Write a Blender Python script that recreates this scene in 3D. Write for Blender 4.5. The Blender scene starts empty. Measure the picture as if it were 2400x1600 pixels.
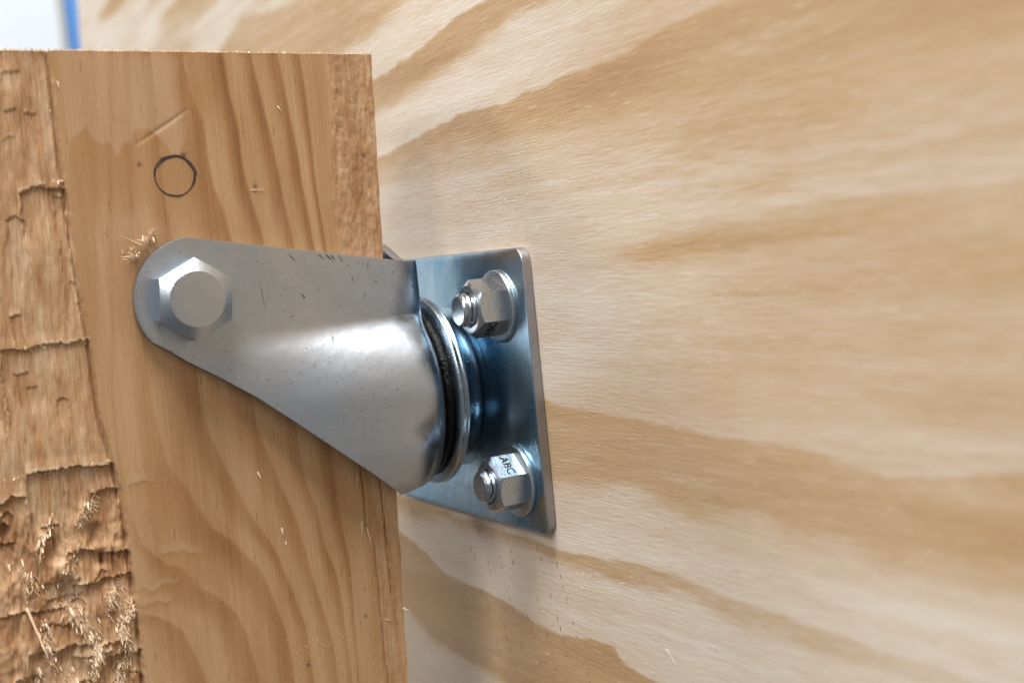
import bpy, bmesh, math, random
import numpy as np
from mathutils import Vector, Matrix

# ------------------------------------------------------------------ scene, camera, light, exposure
scene = bpy.context.scene
COL = scene.collection
MM = 0.001                      # every coordinate below is in millimetres
random.seed(7)

def P(x, y, z): return Vector((x * MM, y * MM, z * MM))

# Axes: x points into the plywood (its face is x = 3), y runs along the plywood away from the camera, z is up.
cam_data = bpy.data.cameras.new("camera")
cam = bpy.data.objects.new("camera", cam_data)
COL.objects.link(cam)
cr = Vector((0.88359599, -0.45782462, -0.09825855))
cu = Vector((0.11591695, 0.01055664, 0.99320281))
cb = Vector((-0.45367542, -0.88897985, 0.06239744))
cam.matrix_world = Matrix(((cr.x, cu.x, cb.x, -176.3 * MM), (cr.y, cu.y, cb.y, -334.84 * MM), (cr.z, cu.z, cb.z, 37.65 * MM), (0, 0, 0, 1)))
cam_data.sensor_width = 36.0
cam_data.lens = 48.98
cam_data.clip_start = 0.01
cam_data.clip_end = 50.0
cam_data.dof.use_dof = True
cam_data.dof.focus_distance = 0.384
cam_data.dof.aperture_fstop = 11.0
scene.camera = cam

world = bpy.data.worlds.new("World")
scene.world = world
world.use_nodes = True
bg = world.node_tree.nodes["Background"]
bg.inputs[0].default_value = (0.93, 0.97, 1.0, 1)
bg.inputs[1].default_value = 1.0
_wt = world.node_tree
_tc = _wt.nodes.new("ShaderNodeTexCoord"); _sx = _wt.nodes.new("ShaderNodeSeparateXYZ"); _mr = _wt.nodes.new("ShaderNodeMapRange"); _wr = _wt.nodes.new("ShaderNodeValToRGB")
_wt.links.new(_tc.outputs["Generated"], _sx.inputs[0]); _wt.links.new(_sx.outputs[2], _mr.inputs[0])
_mr.inputs[1].default_value = -1; _mr.inputs[2].default_value = 1
_wt.links.new(_mr.outputs[0], _wr.inputs[0]); _wt.links.new(_wr.outputs[0], bg.inputs[0])
_wr.color_ramp.elements[0].color = (0.11, 0.115, 0.12, 1); _wr.color_ramp.elements[1].color = (0.29, 0.305, 0.32, 1)   # floor to ceiling of a plain room

def area_lamp(name, loc, target, sx, sy, watts, color):
    d = bpy.data.lights.new(name, 'AREA')
    d.shape = 'RECTANGLE'; d.size = sx; d.size_y = sy; d.energy = watts; d.color = color
    o = bpy.data.objects.new(name, d); COL.objects.link(o)
    o.location = loc
    o.rotation_euler = (Vector(target) - Vector(loc)).to_track_quat('-Z', 'Y').to_euler()
    o["kind"] = "helper"
    return o
# ceiling panel over and in front of the work, a second one behind the board, one over the photographer's shoulder
area_lamp("ceiling_lamp_over", (-0.26, -0.32, 1.75), (-0.05, 0.0, 0.0), 0.60, 1.00, 72, (1.0, 0.97, 0.94))
area_lamp("ceiling_lamp_back", (-1.35, 1.05, 1.0), (0.0, 0.1, 0.0), 0.35, 0.35, 10, (1.0, 0.98, 0.95))
area_lamp("ceiling_lamp_room", (-1.7, -0.9, 1.4), (0.0, 0.0, 0.0), 1.0, 0.8, 23, (1.0, 0.97, 0.93))

vs = scene.view_settings
vs.view_transform = 'Standard'
vs.look = 'None'
vs.gamma = 1.0
vs.use_curve_mapping = False
vs.exposure = 0.0

BANDS={
 'D0':([(126.9, 140.7), (186.7, 142.8), (232.5, 149.4), (273.3, 141.7), (340.2, 129.4)],
   [(37.5, 118.0), (55.7, 117.0), (68.8, 115.5), (85.2, 113.5), (100.4, 111.0)]),
 'D1':([(3.9, 109.3), (19.6, 108.1), (34.4, 107.2), (59.3, 102.9), (88.8, 100.6), (114.1, 98.6)],
   [(-48.7, 99.5), (-32.9, 98.9), (-12.6, 98.1), (22.9, 93.5), (48.4, 89.6), (92.9, 85.6), (118.3, 84.2)]),
 'D2':([(-109.8, 87.3), (-94.0, 86.3), (-75.4, 85.0), (-60.2, 82.0), (-32.3, 81.5), (-12.0, 80.5), (7.2, 79.3), (31.3, 80.7), (43.1, 79.1), (68.0, 77.3), (95.8, 75.2), (121.2, 74.2)],
   [(-172.7, 54.9), (-130.4, 57.5), (-95.9, 54.1), (-65.3, 57.5), (-27.9, 58.9), (5.0, 59.3), (45.6, 60.7), (99.7, 61.1), (125.0, 61.3)]),
 'D2b':([(-86.0, 52.9), (-65.0, 55.7), (-20.1, 55.1)],
   [(-85.7, 51.4), (-64.3, 51.7), (-19.7, 52.7)]),
 'D2c':([(-128.4, 41.3), (-103.4, 41.6), (-62.6, 41.4), (-44.0, 38.6), (-23.2, 34.2)],
   [(-127.4, 33.1), (-110.9, 32.2), (-92.3, 29.0), (-48.7, 29.8), (-22.5, 30.7)]),
 'D3':([(-166.8, -6.7), (-133.4, -10.8), (-118.1, -9.0), (-101.1, -7.3), (-76.9, -6.7), (-60.6, -5.5), (-40.1, -5.1), (-18.8, -3.5), (0.3, -2.2), (50.2, 0.1)],
   [(-164.5, -29.8), (-134.8, -30.5), (-107.0, -29.9), (-89.0, -27.1), (-68.0, -29.3), (-38.7, -27.6), (4.1, -28.7), (57.3, -30.1)]),
 'D4':([(-165.8, -45.6), (-153.6, -45.6), (-133.1, -45.6), (-109.4, -44.9), (-91.4, -43.6), (-71.3, -42.8), (-42.5, -42.2), (-8.3, -43.4), (23.5, -43.6), (60.4, -43.4), (103.3, -41.3), (120.2, -40.7)],
   [(-159.2, -52.1), (-132.5, -51.2), (-108.5, -51.4), (-90.5, -50.5), (-64.8, -49.8), (-34.6, -51.2), (-9.9, -50.3), (14.7, -49.5), (42.4, -48.7), (71.8, -48.4), (113.8, -49.2), (122.5, -49.3)]),
 'D5':([(-66.9, -71.5), (-47.5, -71.1), (-28.8, -69.4), (-24.0, -66.1), (-12.7, -66.6), (4.2, -68.8), (28.5, -67.1), (42.4, -65.5), (77.8, -64.5), (102.8, -57.2), (116.4, -54.3)],
   [(2.9, -102.0), (52.6, -94.4), (93.3, -92.3), (124.3, -84.0)]),
}
CURVES=[
  [(-69.9, -87.6), (-61.8, -89.8), (-53.4, -93.3), (-50.5, -96.5), (-46.2, -104.4), (-34.1, -106.4), (-16.6, -106.7), (12.4, -107.3), (100.6, -97.7)] ,
  [(-70.1, -73.4), (-58.6, -75.3), (-51.7, -77.8), (-47.4, -81.0), (-42.6, -86.7), (-37.0, -90.6), (-35.7, -94.8), (-29.2, -101.3), (-17.0, -104.4), (12.0, -104.3), (100.6, -94.2)] ,
  [(-72.2, -64.2), (-60.4, -64.8), (-49.7, -67.3), (-40.9, -70.1), (-34.0, -75.3), (-27.5, -81.4), (-17.7, -86.1), (-7.9, -91.7), (10.6, -94.4), (33.8, -94.1), (56.9, -93.7), (100.5, -89.9)] ,
  [(-73.4, -58.6), (-59.2, -59.4), (-49.5, -61.6), (-37.1, -65.9), (-22.2, -72.6), (-9.3, -77.1), (-0.8, -80.2), (26.7, -82.1), (49.2, -84.2), (79.3, -84.3), (100.4, -84.2)] ,
  [(-78.3, -51.3), (-65.5, -51.8), (-41.2, -56.4), (-32.6, -57.8), (-18.5, -61.9), (-2.7, -66.7), (49.2, -67.5), (56.4, -68.5), (63.3, -70.9), (72.1, -71.7), (80.9, -72.0), (89.4, -74.6), (97.2, -75.5), (100.7, -75.1)] ,
  [(-71.2, -47.5), (-56.9, -47.9), (-47.3, -48.8), (-39.9, -50.9), (-28.0, -52.5), (-18.3, -54.7), (-9.0, -55.1), (48.6, -59.3), (58.1, -61.0), (69.4, -62.4), (78.3, -62.4), (87.2, -63.6), (99.1, -64.5), (100.5, -65.3)] ,
  [(-76.5, -45.2), (-57.5, -45.0), (-43.5, -44.4), (-28.2, -45.7), (-12.7, -45.9), (47.9, -50.9), (59.8, -52.4), (68.9, -53.2), (78.8, -54.0), (89.1, -55.6), (99.0, -57.2), (100.3, -57.6)] ,
  [(-79.0, -34.3), (-59.7, -34.7), (-40.7, -34.1), (-22.9, -35.1), (47.4, -45.2), (59.3, -45.8), (68.5, -46.2), (79.4, -47.3), (88.4, -48.2), (98.8, -48.9), (100.1, -49.2)] ,
  [(-79.4, -32.3), (-60.2, -32.2), (-41.0, -32.1), (-23.3, -32.6), (47.1, -41.8), (68.2, -42.3), (88.2, -42.5), (100.0, -42.6)] ,
]
STEP= [(-65.9, -104.9), (-46.2, -104.6), (-30.9, -104.9), (-14.5, -105.3), (-6.2, -106.4), (5.6, -108.4), (20.5, -108.6), (30.9, -109.1), (44.6, -109.9), (60.4, -110.1), (71.6, -110.6), (87.2, -110.5), (97.2, -110.4), (100.9, -110.4)]
STEP = sorted(STEP)

# ------------------------------------------------------------------ helpers
def tag(o, label=None, cat=None, group=None, kind=None):
    if label: o["label"] = label
    if cat: o["category"] = cat
    if group: o["group"] = group
    if kind: o["kind"] = kind
    return o

def empty(name, loc):
    o = bpy.data.objects.new(name, None); COL.objects.link(o)
    o.location = loc; o.empty_display_size = 0.01
    return o

def link(name, me, mat, parent=None, smooth=True):
    o = bpy.data.objects.new(name, me); COL.objects.link(o)
    if mat: me.materials.append(mat)
    if smooth and len(me.polygons): me.polygons.foreach_set("use_smooth", [True] * len(me.polygons))
    if parent:
        o.parent = parent
        o.matrix_parent_inverse = Matrix.Translation(parent_world(parent)).inverted()
    return o

def parent_world(o):
    p = Vector(o.location)
    q = o.parent
    return p if q is None else p  # every part sits at its own world location; roots are never rotated

def mesh(name, verts, faces, scale=MM):
    me = bpy.data.meshes.new(name)
    v = np.asarray(verts, dtype=np.float64) * scale
    me.from_pydata(v.tolist(), [], [tuple(int(i) for i in f) for f in faces])
    me.update()
    return me

def grid_faces(nu, nv, off=0):
    i = np.arange(nu - 1)[:, None] * nv + np.arange(nv - 1)[None, :] + off
    i = i.ravel()
    return np.stack([i, i + nv, i + nv + 1, i + 1], 1)

def fattr(me, name, vals):
    a = me.attributes.new(name, 'FLOAT', 'POINT')
    a.data.foreach_set("value", np.asarray(vals, dtype=np.float32).ravel())

RNG = np.random.RandomState(11)
TAB = RNG.rand(256, 256)
def vnoise(x, y):
    x = np.asarray(x, float); y = np.asarray(y, float)
    xi = np.floor(x).astype(int); yi = np.floor(y).astype(int)
    fx = x - xi; fy = y - yi
    fx = fx * fx * (3 - 2 * fx); fy = fy * fy * (3 - 2 * fy)
    g = lambda a, b: TAB[a & 255, b & 255]
    return (g(xi, yi) * (1 - fx) + g(xi + 1, yi) * fx) * (1 - fy) + (g(xi, yi + 1) * (1 - fx) + g(xi + 1, yi + 1) * fx) * fy
def fbm(x, y, o=4):
    s = 0; a = 0.5
    for k in range(o):
        s = s + a * vnoise(x * 2 ** k + 17.3 * k, y * 2 ** k + 9.1 * k); a *= 0.5
    return s / (1 - 0.5 ** o)
def sstep(a, b, x):
    t = np.clip((x - a) / (b - a), 0, 1)
    return t * t * (3 - 2 * t)

# ------------------------------------------------------------------ materials
class NT:
    def __init__(s, name):
        s.m = bpy.data.materials.new(name); s.m.use_nodes = True
        s.t = s.m.node_tree; s.b = s.t.nodes["Principled BSDF"]
    def n(s, typ, **kw):
        o = s.t.nodes.new(typ)
        for k, v in kw.items():
            if k.startswith("_"): setattr(o, k[1:], v)
        return o
    def l(s, a, b): s.t.links.new(a, b)
    def attr(s, name): o = s.n("ShaderNodeAttribute"); o.attribute_name = name; return o.outputs["Fac"]
    def math(s, op, a, b=None, c=None, clamp=False):
        o = s.n("ShaderNodeMath"); o.operation = op; o.use_clamp = clamp
        for i, q in enumerate((a, b, c)):
            if q is None: continue
            if isinstance(q, (int, float)): o.inputs[i].default_value = q
            else: s.l(q, o.inputs[i])
        return o.outputs[0]
    def noise(s, vec, scale, detail=3, rough=0.55, dist=0.0):
        o = s.n("ShaderNodeTexNoise"); o.inputs["Scale"].default_value = scale
        o.inputs["Detail"].default_value = detail; o.inputs["Roughness"].default_value = rough; o.inputs["Distortion"].default_value = dist
        s.l(vec, o.inputs["Vector"]); return o.outputs["Fac"]
    def pos(s, scale=(1, 1, 1), rot=(0, 0, 0)):
        g = s.n("ShaderNodeNewGeometry"); m = s.n("ShaderNodeMapping")
        m.inputs["Scale"].default_value = scale; m.inputs["Rotation"].default_value = rot
        s.l(g.outputs["Position"], m.inputs["Vector"]); return m.outputs[0]
    def ramp(s, fac, stops):
        o = s.n("ShaderNodeValToRGB"); e = o.color_ramp.elements
        while len(e) < len(stops): e.new(0.5)
        for q, (p, c) in zip(e, stops): q.position = p; q.color = (*c, 1) if len(c) == 3 else c
        s.l(fac, o.inputs[0]); return o.outputs[0]
    def mr(s, v, a, b, c, d):
        o = s.n("ShaderNodeMapRange"); o.inputs[1].default_value = a; o.inputs[2].default_value = b
        o.inputs[3].default_value = c; o.inputs[4].default_value = d; s.l(v, o.inputs[0]); return o.outputs[0]
    def mix(s, fac, a, b, mode='MIX'):
        o = s.n("ShaderNodeMix"); o.data_type = 'RGBA'; o.blend_type = mode
        for i, q in ((0, fac), (6, a), (7, b)):
            if isinstance(q, (int, float)): o.inputs[i].default_value = q
            elif isinstance(q, tuple): o.inputs[i].default_value = (*q, 1)
            else: s.l(q, o.inputs[i])
        return o.outputs[2]
    def bump(s, h, dist, strength=1.0):
        o = s.n("ShaderNodeBump"); o.inputs["Distance"].default_value = dist; o.inputs["Strength"].default_value = strength
        s.l(h, o.inputs["Height"]); s.l(o.outputs[0], s.b.inputs["Normal"]); return o
    def set(s, **kw):
        for k, v in kw.items():
            i = s.b.inputs[k.replace("_", " ")]
            if isinstance(v, (int, float)): i.default_value = v
            elif isinstance(v, tuple): i.default_value = (*v, 1) if len(v) == 3 else v
            else: s.l(v, i)
        return s.m

def mat_plywood():
    t = NT("plywood")
    d = t.attr("grain")
    fib = t.noise(t.pos((1, 45, 2600)), 1.0, 3, 0.65)          # fine fibres along the sheet
    fib2 = t.noise(t.pos((1, 95, 1100)), 1.0, 3, 0.6)
    blot = t.noise(t.pos((1, 11, 60)), 1.0, 4, 0.6)
    ring = t.noise(t.pos((1, 6, 260)), 1.0, 3, 0.55, 0.4)      # thin nested streaks
    sub_ = lambda a, k: t.math('MULTIPLY', t.math('SUBTRACT', a, 0.5), k)
    v = t.math('ADD', t.math('MULTIPLY_ADD', d, 1.2, -0.06), sub_(blot, 0.60))
    v = t.math('ADD', v, sub_(ring, 0.42))
    v = t.math('ADD', v, sub_(fib, 0.46))
    v = t.math('ADD', v, sub_(fib2, 0.38), clamp=True)
    c = t.ramp(v, [(0.0, (0.76, 0.685, 0.59)), (0.28, (0.665, 0.54, 0.415)), (0.58, (0.53, 0.36, 0.20)), (1.0, (0.36, 0.20, 0.085))])
    pink = t.noise(t.pos((1, 5, 14)), 1.0, 2, 0.5)
    c = t.mix(t.mr(pink, 0.45, 0.75, 0.0, 0.40), c, (0.58, 0.42, 0.29))
    gold = t.noise(t.pos((1, 7, 55)), 1.0, 3, 0.5)
    c = t.mix(t.math('MULTIPLY', t.mr(gold, 0.46, 0.68, 0.0, 0.55), t.mr(d, 0.2, 0.55, 0.10, 1.0)), c, (0.57, 0.375, 0.19))
    pale = t.noise(t.pos((1, 170, 1900)), 1.0, 2, 0.5)          # raised pale fibre ends
    c = t.mix(t.mr(pale, 0.64, 0.74, 0.0, 0.40), c, (0.82, 0.73, 0.59))
    dark = t.noise(t.pos((1, 150, 2300)), 1.0, 2, 0.5)          # short dark pores
    c = t.mix(t.mr(dark, 0.66, 0.75, 0.0, 0.40), c, (0.33, 0.19, 0.09))
    spec = t.noise(t.pos((1, 900, 900)), 1.0, 1, 0.5)
    c = t.mix(t.mr(spec, 0.79, 0.84, 0.0, 0.6), c, (0.22, 0.13, 0.07))
    hh = t.math('SUBTRACT', t.math('ADD', fib, pale), dark)
    t.bump(hh, 0.00009, 0.6)
    return t.set(Base_Color=c, Roughness=0.60, Specular_IOR_Level=0.3)

def mat_board():
    t = NT("board_pine")
    g = t.attr("grain"); tn = t.attr("tone"); tr = t.attr("torn"); ink = t.attr("ink")
    fib = t.noise(t.pos((1500, 200, 26)), 1.0, 4, 0.65)
    fine = t.noise(t.pos((1900, 1900, 420)), 1.0, 2, 0.6)
    v = t.math('ADD', g, t.math('MULTIPLY', t.math('SUBTRACT', fib, 0.5), 0.44))
    mid = t.noise(t.pos((260, 60, 18)), 1.0, 3, 0.6)
    v = t.math('ADD', v, t.math('MULTIPLY', t.math('SUBTRACT', mid, 0.5), 0.42))
    v = t.math('ADD', v, t.math('MULTIPLY', t.math('SUBTRACT', fine, 0.5), 0.16), clamp=True)
    c = t.ramp(v, [(0.0, (0.475, 0.305, 0.165)), (0.35, (0.395, 0.23, 0.108)), (0.7, (0.31, 0.157, 0.063)), (1.0, (0.20, 0.092, 0.034))])
    c = t.mix(t.mr(tn, 0.5, 1.0, 0.0, 0.8), c, (0.36, 0.19, 0.075))       # warmer, resin rich patches
    c = t.mix(t.mr(tn, 0.5, 0.0, 0.0, 0.8), c, (0.46, 0.315, 0.19))       # paler, greyer planed patches; also the torn lips painted as lit
    tornc = t.noise(t.pos((300, 300, 60)), 1.0, 5, 0.65)
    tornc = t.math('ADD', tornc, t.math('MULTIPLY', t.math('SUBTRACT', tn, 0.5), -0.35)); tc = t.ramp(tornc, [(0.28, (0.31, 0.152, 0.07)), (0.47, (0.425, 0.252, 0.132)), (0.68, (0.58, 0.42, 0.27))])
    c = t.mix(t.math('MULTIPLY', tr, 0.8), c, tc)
    pores = t.noise(t.pos((1300, 500, 160)), 1.0, 2, 0.5)
    c = t.mix(t.mr(pores, 0.68, 0.76, 0.0, 0.6), c, (0.17, 0.085, 0.035))
    c = t.mix(ink, c, (0.025, 0.018, 0.03))
    h = t.math('ADD', fib, t.math('MULTIPLY', fine, 0.4))
    h = t.math('ADD', h, t.math('MULTIPLY', t.math('MULTIPLY', tornc, tr), 1.5))
    t.bump(h, 0.00025, 0.7)
    return t.set(Base_Color=c, Roughness=0.55, Specular_IOR_Level=0.35)

def mat_splinter():
    t = NT("torn_fibre")
    n = t.noise(t.pos((300, 300, 300)), 1.0, 2)
    c = t.ramp(n, [(0.3, (0.62, 0.43, 0.26)), (0.7, (0.86, 0.72, 0.54))])
    return t.set(Base_Color=c, Roughness=0.6, Subsurface_Weight=0.0)

def mat_zinc(name, base, tint, rough, pits=0.5, tintmix=0.5, rvar=0.12, bscale=0.00006):
    t = NT(name)
    cl = t.noise(t.pos((40, 40, 40)), 1.0, 4, 0.6)
    c = t.mix(t.math('MULTIPLY', t.mr(cl, 0.35, 0.65, 0.0, 1.0), tintmix), base, tint)
    pit = t.noise(t.pos((1400, 1400, 1400)), 1.0, 1, 0.5)
    c = t.mix(t.math('MULTIPLY', t.mr(pit, 0.70, 0.76, 0.0, 1.0), pits), c, (0.10, 0.10, 0.10))
    fine = t.noise(t.pos((2600, 2600, 2600)), 1.0, 2, 0.7)
    r = t.math('ADD', t.math('MULTIPLY', t.math('SUBTRACT', cl, 0.5), rvar), rough)
    r = t.math('ADD', r, t.math('MULTIPLY', t.math('SUBTRACT', fine, 0.5), 0.12))
    sw = t.noise(t.pos((120, 120, 120)), 1.0, 2, 0.5)
    t.bump(t.math('ADD', t.math('ADD', fine, t.math('MULTIPLY', sw, 5.0)), t.math('MULTIPLY', t.mr(pit, 0.70, 0.76, 0, 1), -1.2)), bscale, 0.6)
    return t.set(Base_Color=c, Metallic=1.0, Roughness=r)

def mat_fork():
    t = NT("zinc_fork")
    cl = t.noise(t.pos((38, 38, 38)), 1.0, 4, 0.6)
    c = t.mix(t.mr(cl, 0.35, 0.65, 0.0, 0.8), (0.51, 0.56, 0.62), (0.40, 0.465, 0.54))
    pit = t.noise(t.pos((1500, 1500, 1500)), 1.0, 1, 0.5)
    dens = t.mr(t.noise(t.pos((60, 60, 60)), 1.0, 2), 0.35, 0.7, 0.25, 0.9)
    c = t.mix(t.math('MULTIPLY', t.mr(pit, 0.69, 0.75, 0.0, 1.0), dens), c, (0.09, 0.09, 0.09))
    st = t.attr("stain")                                     # tool-stressed blue-black patches at the bend
    c = t.mix(t.math('MULTIPLY', st, 0.85), c, (0.12, 0.155, 0.20))
    sc = t.noise(t.pos((500, 500, 55), (0, 0.45, 0)), 1.0, 1, 0.4)   # handling scratches
    c = t.mix(t.mr(sc, 0.755, 0.785, 0.0, 0.55), c, (0.12, 0.12, 0.13))
    fine = t.noise(t.pos((3200, 3200, 3200)), 1.0, 2, 0.7)
    r = t.math('ADD', t.math('MULTIPLY', t.math('SUBTRACT', cl, 0.5), 0.20), 0.40)
    r = t.math('SUBTRACT', r, t.math('MULTIPLY', st, 0.16))
    sw = t.noise(t.pos((90, 90, 90)), 1.0, 3, 0.5)
    hgt = t.math('ADD', t.math('MULTIPLY', fine, 0.9), t.math('MULTIPLY', sw, 9.0))
    t.bump(hgt, 0.00006, 0.6)
    return t.set(Base_Color=c, Metallic=1.0, Roughness=r)

def mat_flat(name, col, rough=0.6, metallic=0.0, nscale=60, var=0.12):
    t = NT(name)
    n = t.noise(t.pos((nscale, nscale, nscale)), 1.0, 3)
    c = t.mix(t.mr(n, 0.3, 0.7, 0.0, 1.0), tuple(q * (1 - var) for q in col), tuple(min(1, q * (1 + var)) for q in col))
    return t.set(Base_Color=c, Roughness=rough, Metallic=metallic)

def mat_ink():
    t = NT("pencil_ink")
    n = t.noise(t.pos((700, 700, 260)), 1.0, 4, 0.7)
    a = t.mr(n, 0.34, 0.52, 0.5, 0.96)
    return t.set(Base_Color=(0.035, 0.028, 0.035), Roughness=0.6, Alpha=a)

def mat_grease():
    t = NT("black_grease")
    n = t.noise(t.pos((900, 900, 900)), 1.0, 3, 0.6)
    t.bump(n, 0.0007, 1.0)
    c = t.mix(t.mr(n, 0.62, 0.72, 0.0, 1.0), (0.003, 0.003, 0.003), (0.025, 0.017, 0.01))
    return t.set(Base_Color=c, Roughness=0.24, Specular_IOR_Level=0.2)

M_PLY = mat_plywood(); M_BOARD = mat_board(); M_SPL = mat_splinter()
M_FORK = mat_fork()
M_PLATE = mat_zinc("zinc_plate", (0.50, 0.60, 0.66), (0.22, 0.41, 0.55), 0.25, 0.4, 1.0)
M_BOLT = mat_zinc("zinc_bolt", (0.52, 0.57, 0.63), (0.42, 0.49, 0.56), 0.37, 0.12, 0.8)
M_NUT = mat_zinc("zinc_nut", (0.56, 0.59, 0.63), (0.40, 0.45, 0.51), 0.24, 0.4, 0.9)
M_RING = mat_zinc("zinc_ring", (0.46, 0.52, 0.57), (0.30, 0.38, 0.45), 0.26, 0.5, 0.8)
M_GREASE = mat_grease()
M_INK = mat_ink()
M_STAMP = mat_flat("stamped_black", (0.015, 0.016, 0.018), 0.95, 0, 1500, 0.4)
M_STAMP.node_tree.nodes["Principled BSDF"].inputs["Specular IOR Level"].default_value = 0.05
M_EDGE = mat_zinc("sheared_edge", (0.42, 0.42, 0.45), (0.27, 0.27, 0.30), 0.42, 0.6, 0.9, 0.2, 0.00012)

# ------------------------------------------------------------------ plywood sheet
def curve(pts, y):
    p = np.array(sorted(pts)); return np.interp(y, p[:, 0], p[:, 1])

def band(y, z, key, strength, fu, fl, y0=None, y1=None, fy=15):
    up, lo = BANDS[key]
    wob = (fbm(y * 0.05, z * 0.02 + 3.1 * len(key) + strength * 40, 3) - 0.5) * 3.0 + (vnoise(y * 0.16, z * 1.3) - 0.5) * 1.6 + (vnoise(y * 0.30 + 40, z * 3.1) - 0.5) * 0.7
    zu = curve(up, y) + wob * 0.6; zl = curve(lo, y) + wob
    m = sstep(0, fu, zu - z) * sstep(0, fl, z - zl)
    if y0 is not None: m = m * sstep(y0 - fy, y0 + fy, y)
    if y1 is not None: m = m * (1 - sstep(y1 - fy, y1 + fy, y))
    return m * strength

def build_plywood():
    ys = np.concatenate([np.linspace(-1900, -185, 70)[:-1], np.linspace(-185, 130, 300)[:-1], np.linspace(130, 566, 150)])
    zs = np.concatenate([np.linspace(-1000, -125, 60)[:-1], np.linspace(-125, 130, 420)[:-1], np.linspace(130, 240, 90)[:-1], np.linspace(240, 460, 40)])
    Yg, Zg = np.meshgrid(ys, zs, indexing='ij')
    g = np.full(Yg.shape, 0.20)
    for a in (('D0', 0.42, 5, 6), ('D1', 0.52, 0.9, 7), ('D2', 0.46, 0.8, 16), ('D2b', 0.42, 4, 4, -80, -30, 20), ('D2c', 0.50, 7, 8, -112, -28, 24),
              ('D3', 0.48, 1.2, 7), ('D4', 0.46, 1.3, 5), ('D5', 0.55, 0.8, 5, -75, 140)):
        g = np.maximum(g, g + band(Yg, Zg, *a) * (1 - g) * (1 - (0.70 if a[0] == 'D2' else .50) * sstep(-25, -120, Yg)))
    # the bands go on outside the frame, and the near end of the sheet is broader and more even in tone
    far = sstep(118, 180, Zg) + sstep(105, 160, -Zg)
    g = g + far * 0.45 * sstep(0.47, 0.60, fbm(Yg * 0.004, Zg * 0.045, 3))
    near = sstep(0, -120, Yg) * sstep(-70, 30, Zg)
    g = g + near * 0.24
    g = g + 0.14 * (fbm(Yg * 0.02, Zg * 0.16, 4) - 0.5)
    g = np.clip(g, 0, 1)
    yend = 566 + 5 * (fbm(Zg * 0.03, Zg * 0 + 2.2, 3) - 0.5) * sstep(400, 566, Yg) + 4 * sstep(218, 203, Zg) * sstep(400, 566, Yg)
    Yw = np.where(Yg > 560, yend, Yg)
    X = np.full(Yg.shape, 3.0) - 0.25 * (fbm(Yg * 0.02, Zg * 0.1, 3) - 0.5) * 0
    nu, nv = Yg.shape
    V = np.stack([X.ravel(), Yw.ravel(), Zg.ravel()], 1)
    F = grid_faces(nu, nv)[:, ::-1]
    # back and edges
    B = V.copy()[[0, nv - 1, (nu - 1) * nv, nu * nv - 1]]; B[:, 0] = 21
    n0 = len(V); V = np.vstack([V, B])
    faces = F.tolist()
    idx = lambda i, j: i * nv + j
    b00, b01, b10, b11 = n0, n0 + 1, n0 + 2, n0 + 3
    faces.append([b00, b01, b11, b10])
    faces.append([idx(i, 0) for i in range(nu)] + [b10, b00])
    faces.append([idx(i, nv - 1) for i in range(nu - 1, -1, -1)] + [b01, b11])
    faces.append([idx(0, j) for j in range(nv - 1, -1, -1)] + [b00, b01])
    faces.append([idx(nu - 1, j) for j in range(nv)] + [b11, b10])
    V[:, 1] -= 52.5
    me = mesh("plywood_panel", V, faces)
    fattr(me, "grain", np.concatenate([g.ravel(), [0.3] * 4]))
    o = link("plywood_panel", me, M_PLY, None, smooth=False)
    o.location = P(0, 52.5, 0)
    tag(o, "pale plywood sheet with tan grain bands behind the metal bracket", "plywood sheet")
    # rows of small dark feed-roller dents below the plate
    vv = []; ff = []
    r = random.Random(3)
    for row in range(7):
        yb = 62 - row * 9.5
        for k in range(16):
            z = -43 - k * 3.1 + r.uniform(-.5, .5); y = yb - k * 1.25 + r.uniform(-.4, .4)
            if r.random() < 0.42 or z < -84: continue
            L = r.uniform(0.5, 1.3); w = r.uniform(0.10, 0.22); n = len(vv)
            vv += [(2.96, y, z + L), (2.96, y + w, z), (2.96, y - 0.3, z - L), (2.96, y - w - .2, z)]; ff.append((n, n + 1, n + 2, n + 3))
    q = link("roller_mark", mesh("roller_mark", vv, ff), mat_flat("roller_dent", (0.27, 0.17, 0.09), 0.7), o, False); q["kind"] = "stuff"
    q.matrix_parent_inverse = Matrix.Translation(o.location).inverted()
    # fine stray fibres standing off the sheet
    sp = Splinters()
    for k in range(170):
        y = r.uniform(-45, 110); z = r.uniform(-85, 105)
        a = r.gauss(0, 0.16)
        sp.add((2.95, y, z), (-0.12 * r.random(), math.cos(a), math.sin(a)), r.uniform(0.5, 2.2), r.uniform(0.035, 0.09), r.uniform(-.3, .3), 0.7)
    for k in range(90):     # crumbs of dust near the plate
        y = r.gauss(8, 8); z = r.gauss(52, 9)
        sp.add((2.9, y, z), (-.3, r.uniform(-1, 1), r.uniform(-1, 1)), r.uniform(0.25, 0.8), r.uniform(0.08, 0.16), 0, 0.6)
    sp.add((2.9, -50, -62), (-.05, -.8, -.5), 6, 0.06, 0.2, 0.6)
    q = sp.build("loose_fibre", o); q["kind"] = "stuff"
    return o

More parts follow.
